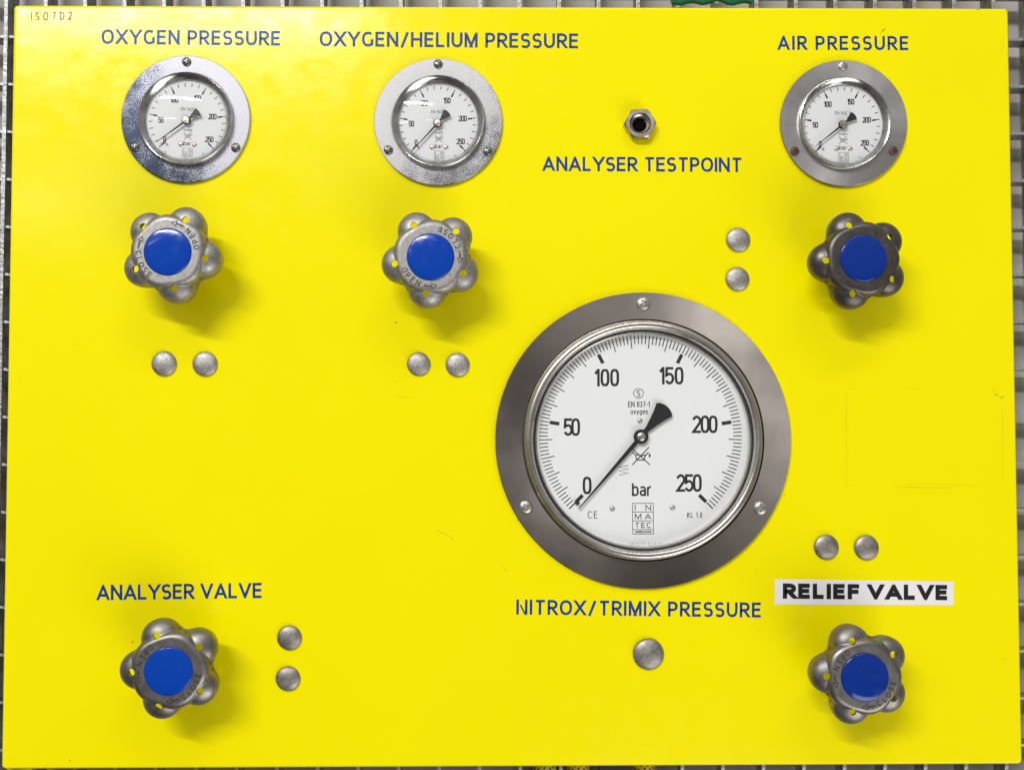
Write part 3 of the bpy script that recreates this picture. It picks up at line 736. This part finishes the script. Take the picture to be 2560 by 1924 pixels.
gauge(*z1(850, 820), 161, False, z1(860, 838), 'small pressure gauge in heavily pitted bluish chrome under OXYGEN PRESSURE', CH1, BEZ, 216.6,
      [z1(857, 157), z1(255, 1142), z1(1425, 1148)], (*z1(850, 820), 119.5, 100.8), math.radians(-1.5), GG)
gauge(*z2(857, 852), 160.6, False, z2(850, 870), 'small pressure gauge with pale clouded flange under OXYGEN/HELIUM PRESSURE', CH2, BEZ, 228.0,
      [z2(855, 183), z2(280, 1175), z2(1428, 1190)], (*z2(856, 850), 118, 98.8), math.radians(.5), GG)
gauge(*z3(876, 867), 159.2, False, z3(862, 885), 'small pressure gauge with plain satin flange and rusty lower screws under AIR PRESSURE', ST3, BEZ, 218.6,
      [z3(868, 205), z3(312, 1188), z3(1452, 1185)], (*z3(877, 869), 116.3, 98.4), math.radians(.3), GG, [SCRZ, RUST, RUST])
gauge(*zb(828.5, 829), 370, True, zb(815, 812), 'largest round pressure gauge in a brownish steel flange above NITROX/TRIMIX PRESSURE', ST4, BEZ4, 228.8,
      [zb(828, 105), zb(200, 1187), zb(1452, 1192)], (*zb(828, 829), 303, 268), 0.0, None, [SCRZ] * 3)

# ================================================================== ANALYSER TESTPOINT fitting
hh = 0.0068; nu, nv = at(1599.3, 311.0, hh * .5); S = mpp(1599, 311, hh)
nut = empty('hex_fitting', nu, nv, 0); tag(nut, 'small hexagonal metal test fitting with an open bore above ANALYSER TESTPOINT', 'fitting')
m = M(); n6 = 96; R6 = 41.5 * S; Rc = 34.8 * S; rbore = 24.5 * S
def hexr(a): a = (a - math.radians(2)) % (PI / 3); return R6 * math.cos(PI / 6) / math.cos(a - PI / 6)
rings = []
angs = sorted([2 * PI * i / n6 for i in range(n6)])
for fn in (lambda a: (hexr(a), 0.0001), lambda a: (hexr(a), hh - .0016 * max(0, (hexr(a) - Rc)) / (R6 - Rc) - .0001), lambda a: (Rc, hh), lambda a: (rbore + .0006, hh), lambda a: (rbore, hh - .0007), lambda a: (rbore * .97, -.006)):
    rings.append([(fn(a + math.radians(2))[0] * math.cos(a + math.radians(2)), fn(a + math.radians(2))[0] * math.sin(a + math.radians(2)), fn(a + math.radians(2))[1]) for a in angs])
vs = [p for r in rings for p in r]; fs = []
for i in range(len(rings) - 1):
    for j in range(n6): k = (j + 1) % n6; fs.append((i * n6 + j, i * n6 + k, (i + 1) * n6 + k, (i + 1) * n6 + j))
m.add(vs, fs); m.build('hex_body', NUT, nut, smooth=25)
m = M(); prof = []
for i in range(10): prof += [(rbore * .955, hh - .0012 - i * .00055), (rbore * .90, hh - .00147 - i * .00055)]
lathe(m, prof, 48); m.build('thread', NUT, nut, smooth=20)
m = M(); lathe(m, [(rbore * .96, .0012), (rbore * .74, .0012), (rbore * .72, .0009)], 48); m.build('inner_seat', NUT, nut, smooth=30)
m = M(); lathe(m, [(rbore * .90, .0009), (.00002, .0008)], 48); m.build('bore', BORE, nut)  # black disc in place of the shade deep inside the bore

# ================================================================== HANDWHEELS
LR, LC, LZ = 0.0131, 0.0209, 0.0308      # lobe radius, lobe distance, lobe equator height
TOP = 0.0408; B0, B1 = 0.0210, 0.0258
def bb(a): return B1 - .0014 * (1 + math.cos(5 * a)) / 2
def out_r(a):
    best = bb(a)
    for k in range(5):
        d = a - 2 * PI * k / 5; s_ = LC * math.sin(d)
        if abs(s_) < LR and math.cos(d) > 0: best = max(best, LC * math.cos(d) + math.sqrt(LR * LR - s_ * s_))
    return best
def smax(a, b, k):
    h = max(k - abs(a - b), 0) / k; return max(a, b) + h * h * k * .25
def hz(x, y):
    r = math.hypot(x, y); BB = bb(math.atan2(y, x)); b0 = B0 + (BB - B1)*.6
    if r < b0: b = TOP
    else: t = min(1, (r - b0) / (BB - b0)); b = TOP - .0046 * (1 - math.sqrt(max(0, 1 - t * t))) - (0.03 if r > BB + 1e-5 else 0)
    l = -1
    for k in range(5):
        a = 2 * PI * k / 5; d2 = (x - LC * math.cos(a)) ** 2 + (y - LC * math.sin(a)) ** 2
        if d2 < LR * LR: l = max(l, LZ + math.sqrt(LR * LR - d2) * .66)
    if l < 0: return b
    return smax(b, l, .0006)
def make_wheel_mesh():
    NA, NR = 300, 60; bm = bmesh.new(); rows = []
    for i in range(NR + 1):
        q = .42 + .58 * math.sin(PI / 2 * i / NR)
        row = []
        for j in range(NA):
            a = 2 * PI * j / NA
            R0 = sum(out_r(a + d) for d in (-.09, -.045, 0, .045, .09)) / 5
            r = R0 * q * .9995
            row.append(bm.verts.new((r * math.cos(a), r * math.sin(a), max(hz(r * math.cos(a), r * math.sin(a)), LZ - .001))))
        rows.append(row)
    for k, (q, w) in enumerate(((1.0, LZ - .003), (.985, LZ - .007), (.95, LZ - .0095))):
        rows.append([bm.verts.new((v_.co.x * q, v_.co.y * q, w)) for v_ in rows[NR]])
    for i in range(len(rows) - 1):
        for j in range(NA): k = (j + 1) % NA; bm.faces.new((rows[i][j], rows[i + 1][j], rows[i + 1][k], rows[i][k]))
    bm.faces.new(rows[0])
    me = bpy.data.meshes.new('handle_body'); bmesh.ops.recalc_face_normals(bm, faces=bm.faces)
    if sum(f.normal.z for f in bm.faces) < 0: bmesh.ops.reverse_faces(bm, faces=bm.faces)
    bm.to_mesh(me); bm.free()
    ob = bpy.data.objects.new('tmp', me); COL.objects.link(ob)
    so = ob.modifiers.new('s', 'SOLIDIFY'); so.thickness = .0022; so.offset = -1
    cb = bmesh.new()
    for k in range(5):
        a = 2 * PI * k / 5
        bmesh.ops.create_cone(cb, cap_ends=True, segments=32, radius1=.0023, radius2=.00235, depth=.03,
                              matrix=Matrix.Translation((.0243 * math.cos(a), .0243 * math.sin(a), .037)))
    cme = bpy.data.meshes.new('cut'); cb.to_mesh(cme); cb.free(); co = bpy.data.objects.new('cut', cme); COL.objects.link(co)
    bo = ob.modifiers.new('b', 'BOOLEAN'); bo.operation = 'DIFFERENCE'; bo.object = co; bo.solver = 'EXACT'
    dg = bpy.context.evaluated_depsgraph_get(); ev = ob.evaluated_get(dg); res = bpy.data.meshes.new_from_object(ev)
    bpy.data.objects.remove(ob); bpy.data.objects.remove(co)
    # to the local frame (u, -w, v)
    for v_ in res.vertices: x, y, z = v_.co; v_.co = (x, -z, y)
    bm = bmesh.new(); bm.from_mesh(res); bmesh.ops.recalc_face_normals(bm, faces=bm.faces); bm.to_mesh(res); bm.free()
    res.shade_smooth(); res.set_sharp_from_angle(angle=math.radians(38)); return res
WM = make_wheel_mesh()
def arc_text(m, s_, mid_deg, rbase, height, t, step, w):
    """letters run counter-clockwise with their tops to the centre"""
    n = len(s_)
    for i, ch in enumerate(s_):
        a = math.radians(mid_deg + (i - (n - 1) / 2) * step)
        wd_, ps = glyph_polys(ch, t, .95, GT[2.0])
        cu, cv = rbase * math.cos(a), rbase * math.sin(a); f = placer(cu, cv, a + PI / 2)
        put(m, ps, lambda p: f(((p[0] - wd_ / 2) * height, (p[1] - .5) * height)), w)
def arc_arrow(m, deg0, deg1, r, t, w):
    n = 8; pts = [(r * math.cos(math.radians(deg0 + (deg1 - deg0) * .62 * i / n)), r * math.sin(math.radians(deg0 + (deg1 - deg0) * .62 * i / n))) for i in range(n + 1)]
    for dr in (-.00035, .00035):
        put(m, [ribbon([(p[0] * (r + dr) / r, p[1] * (r + dr) / r) for p in pts], t)], w=w)
    am = math.radians(deg0 + (deg1 - deg0) * .62); ae = math.radians(deg1)
    tri = [((r - .0017) * math.cos(am), (r - .0017) * math.sin(am)), (r * math.cos(ae), r * math.sin(ae)), ((r + .0017) * math.cos(am), (r + .0017) * math.sin(am))]
    put(m, [ribbon(tri, t, True)], w=w + 5e-6)
def wheel_parts(root, body_mat, cap_mat, eng_mat, proto=None):
    if proto:
        for ch in proto.children:
            c = ch.copy(); COL.objects.link(c); c.parent = root
            if ch.name.startswith('handle_body'): c.material_slots[0].link = 'OBJECT'; c.material_slots[0].material = body_mat
            if ch.name.startswith('cap'): c.material_slots[0].link = 'OBJECT'; c.material_slots[0].material = cap_mat
            if ch.name.startswith('engraved'): c.material_slots[0].link = 'OBJECT'; c.material_slots[0].material = eng_mat
        return
    WM.materials.clear(); WM.materials.append(body_mat)
    o = bpy.data.objects.new('handle_body', WM); COL.objects.link(o); o.parent = root
    m = M(); rc = .0158; lathe(m, [(rc, TOP - .001), (rc, TOP + .0004), (rc - .0003, TOP + .0008), (rc - .0009, TOP + .00105), (rc * .6, TOP + .0014), (rc * .3, TOP + .00155), (.00002, TOP + .0016)], 96)
    m.build('cap', cap_mat, root, smooth=50)
    m = M(); arc_text(m, 'OPEN', 36, .0193, .0039, .155, 12.4, TOP + .00009); arc_arrow(m, 67, 92, .0196, .00045, TOP + .00009)
    arc_text(m, 'CLOSE', 216, .0193, .0039, .155, 12.4, TOP + .00009); arc_arrow(m, 183, 157, .0196, .00045, TOP + .00009)
    m.build('engraved_lettering', eng_mat, root, recalc=False)
    m = M(); lathe(m, [(.0065, .004), (.0065, .030), (.0095, .031), (.0095, .0385), (.00002, .0385)], 32); m.build('stem', SCRZ, root, smooth=30)
    m = M(); prism(m, [(.0125 * math.cos(PI / 3 * i), .0125 * math.sin(PI / 3 * i)) for i in range(6)], .0001, .0065); m.build('gland_nut', NUT, root)
proto = None
WG = 'five-lobed handwheels with blue caps'
for (px, py, lobe0, bm_, cm_, em_, tilt, label) in (
        (419.1, 629.1, -9, HB, BLUE, ENG, (0, 0), 'bright cast handwheel with blue cap below the pitted OXYGEN PRESSURE gauge'),
        (1076.3, 641.8, 190, HB, BLUE, ENG, (0, 0), 'bright cast handwheel with blue cap below the OXYGEN/HELIUM PRESSURE gauge'),
        (2158.2, 645.9, 182.3, HD, BLUED, ENGD, (0, 0), 'blackened handwheel with deep blue cap below the AIR PRESSURE gauge'),
        (421.2, 1676.7, 110, HM, BLUE, ENGD, (0, 3), 'worn grey handwheel with blue cap under ANALYSER VALVE'),
        (2161.9, 1692.1, 107.7, HM, BLUED, ENGD, (0, 0), 'dark grey handwheel with deep blue cap under the RELIEF VALVE sticker')):
    u, v_ = at(px, py, TOP); root = empty('valve_handwheel', u, v_, 0); tag(root, label, 'valve handle', WG)
    # local frame is (u,-w,v): spin about the axis pointing at the viewer
    root.rotation_euler = Euler((0, -math.radians(lobe0), 0))
    if tilt != (0, 0):
        Rm = (Euler((math.radians(tilt[0]), 0, math.radians(tilt[1]))).to_matrix() @ Euler((0, -math.radians(lobe0), 0)).to_matrix())
        root.rotation_euler = Rm.to_euler(); off = Rm @ Vector((0, -TOP, 0)) - Vector((0, -TOP, 0)); root.location = Vector(root.location) - Vector((off.x, 0, off.z))
    wheel_parts(root, bm_, cm_, em_, proto)
    if proto is None: proto = root

# ================================================================== hoses and cord behind the panel
def tube(m, pts, r, n=14):
    vs = []; fs = []
    for i, p in enumerate(pts):
        p = Vector(p); a = Vector(pts[max(0, i - 1)]); b = Vector(pts[min(len(pts) - 1, i + 1)]); d = (b - a).normalized()
        s1 = d.cross(Vector((0.13, 0.3, 1)).normalized()).normalized(); s2 = d.cross(s1)
        for k in range(n): q = p + s1 * (r * math.cos(2 * PI * k / n)) + s2 * (r * math.sin(2 * PI * k / n)); vs.append(tuple(q))
    for i in range(len(pts) - 1):
        for k in range(n): j = (k + 1) % n; fs.append((i * n + k, i * n + j, (i + 1) * n + j, (i + 1) * n + k))
    fs += [tuple(range(n)), tuple((len(pts) - 1) * n + k for k in range(n))]
    m.add(vs, fs)
wy = -0.012
for (pa, pb, mt_, lb, cat) in ((1330, 1391, NETG, 'green and yellow netted hose below the panel edge, leftmost of the three netted hoses', 'hose'),
                               (1417, 1475, NETY, 'yellow netted hose between the green netted hose and the black strap', 'hose'),
                               (1583, 1640, NETY, 'yellow netted hose to the right of the black strap', 'hose')):
    a, va = at(pa, 1918, wy); b, _ = at(pb, 1918, wy); r = (b - a) / 2; c = (a + b) / 2
    m = M(); tube(m, [(0.0006 * math.sin(i * .7), -0.012 * i + .02, 0) for i in range(9)], r, 20)
    o = m.build('netted_hose', mt_, None, smooth=60, loc=uvw(c, va, -0.0205 + 0.0)); tag(o, lb, cat, 'netted hoses hanging behind the panel')
a, va = at(1504, 1918, wy); b, _ = at(1547, 1918, wy); m = M(); prism(m, [(a, va - .08), (b, va - .08), (b, va + .02), (a, va + .02)], -.0145, -.0125)
tag(m.build('strap', BLK), 'flat black strap between two netted hoses below the panel', 'strap')
# green cord along the top edge
m = M()
for ph in (0, PI * 2 / 3, PI * 4 / 3):
    pts = []
    for i in range(90):
        s_ = i / 89; px = 1680 + 200 * s_; py = 3 - 4 * math.exp(-((s_ - .55) / .12) ** 2) * 1.2 + 3 * math.sin(s_ * 19)
        u, v_ = at(px, py, -.014); pts.append((u, v_ + .0016 * math.cos(i * .9 + ph), -.014 + .0016 * math.sin(i * .9 + ph)))
    tube(m, pts, .0011, 8)
tag(m.build('green_cord', GREEN, None, smooth=60), 'twisted green cord tied to the grating along the top edge of the panel', 'cord')
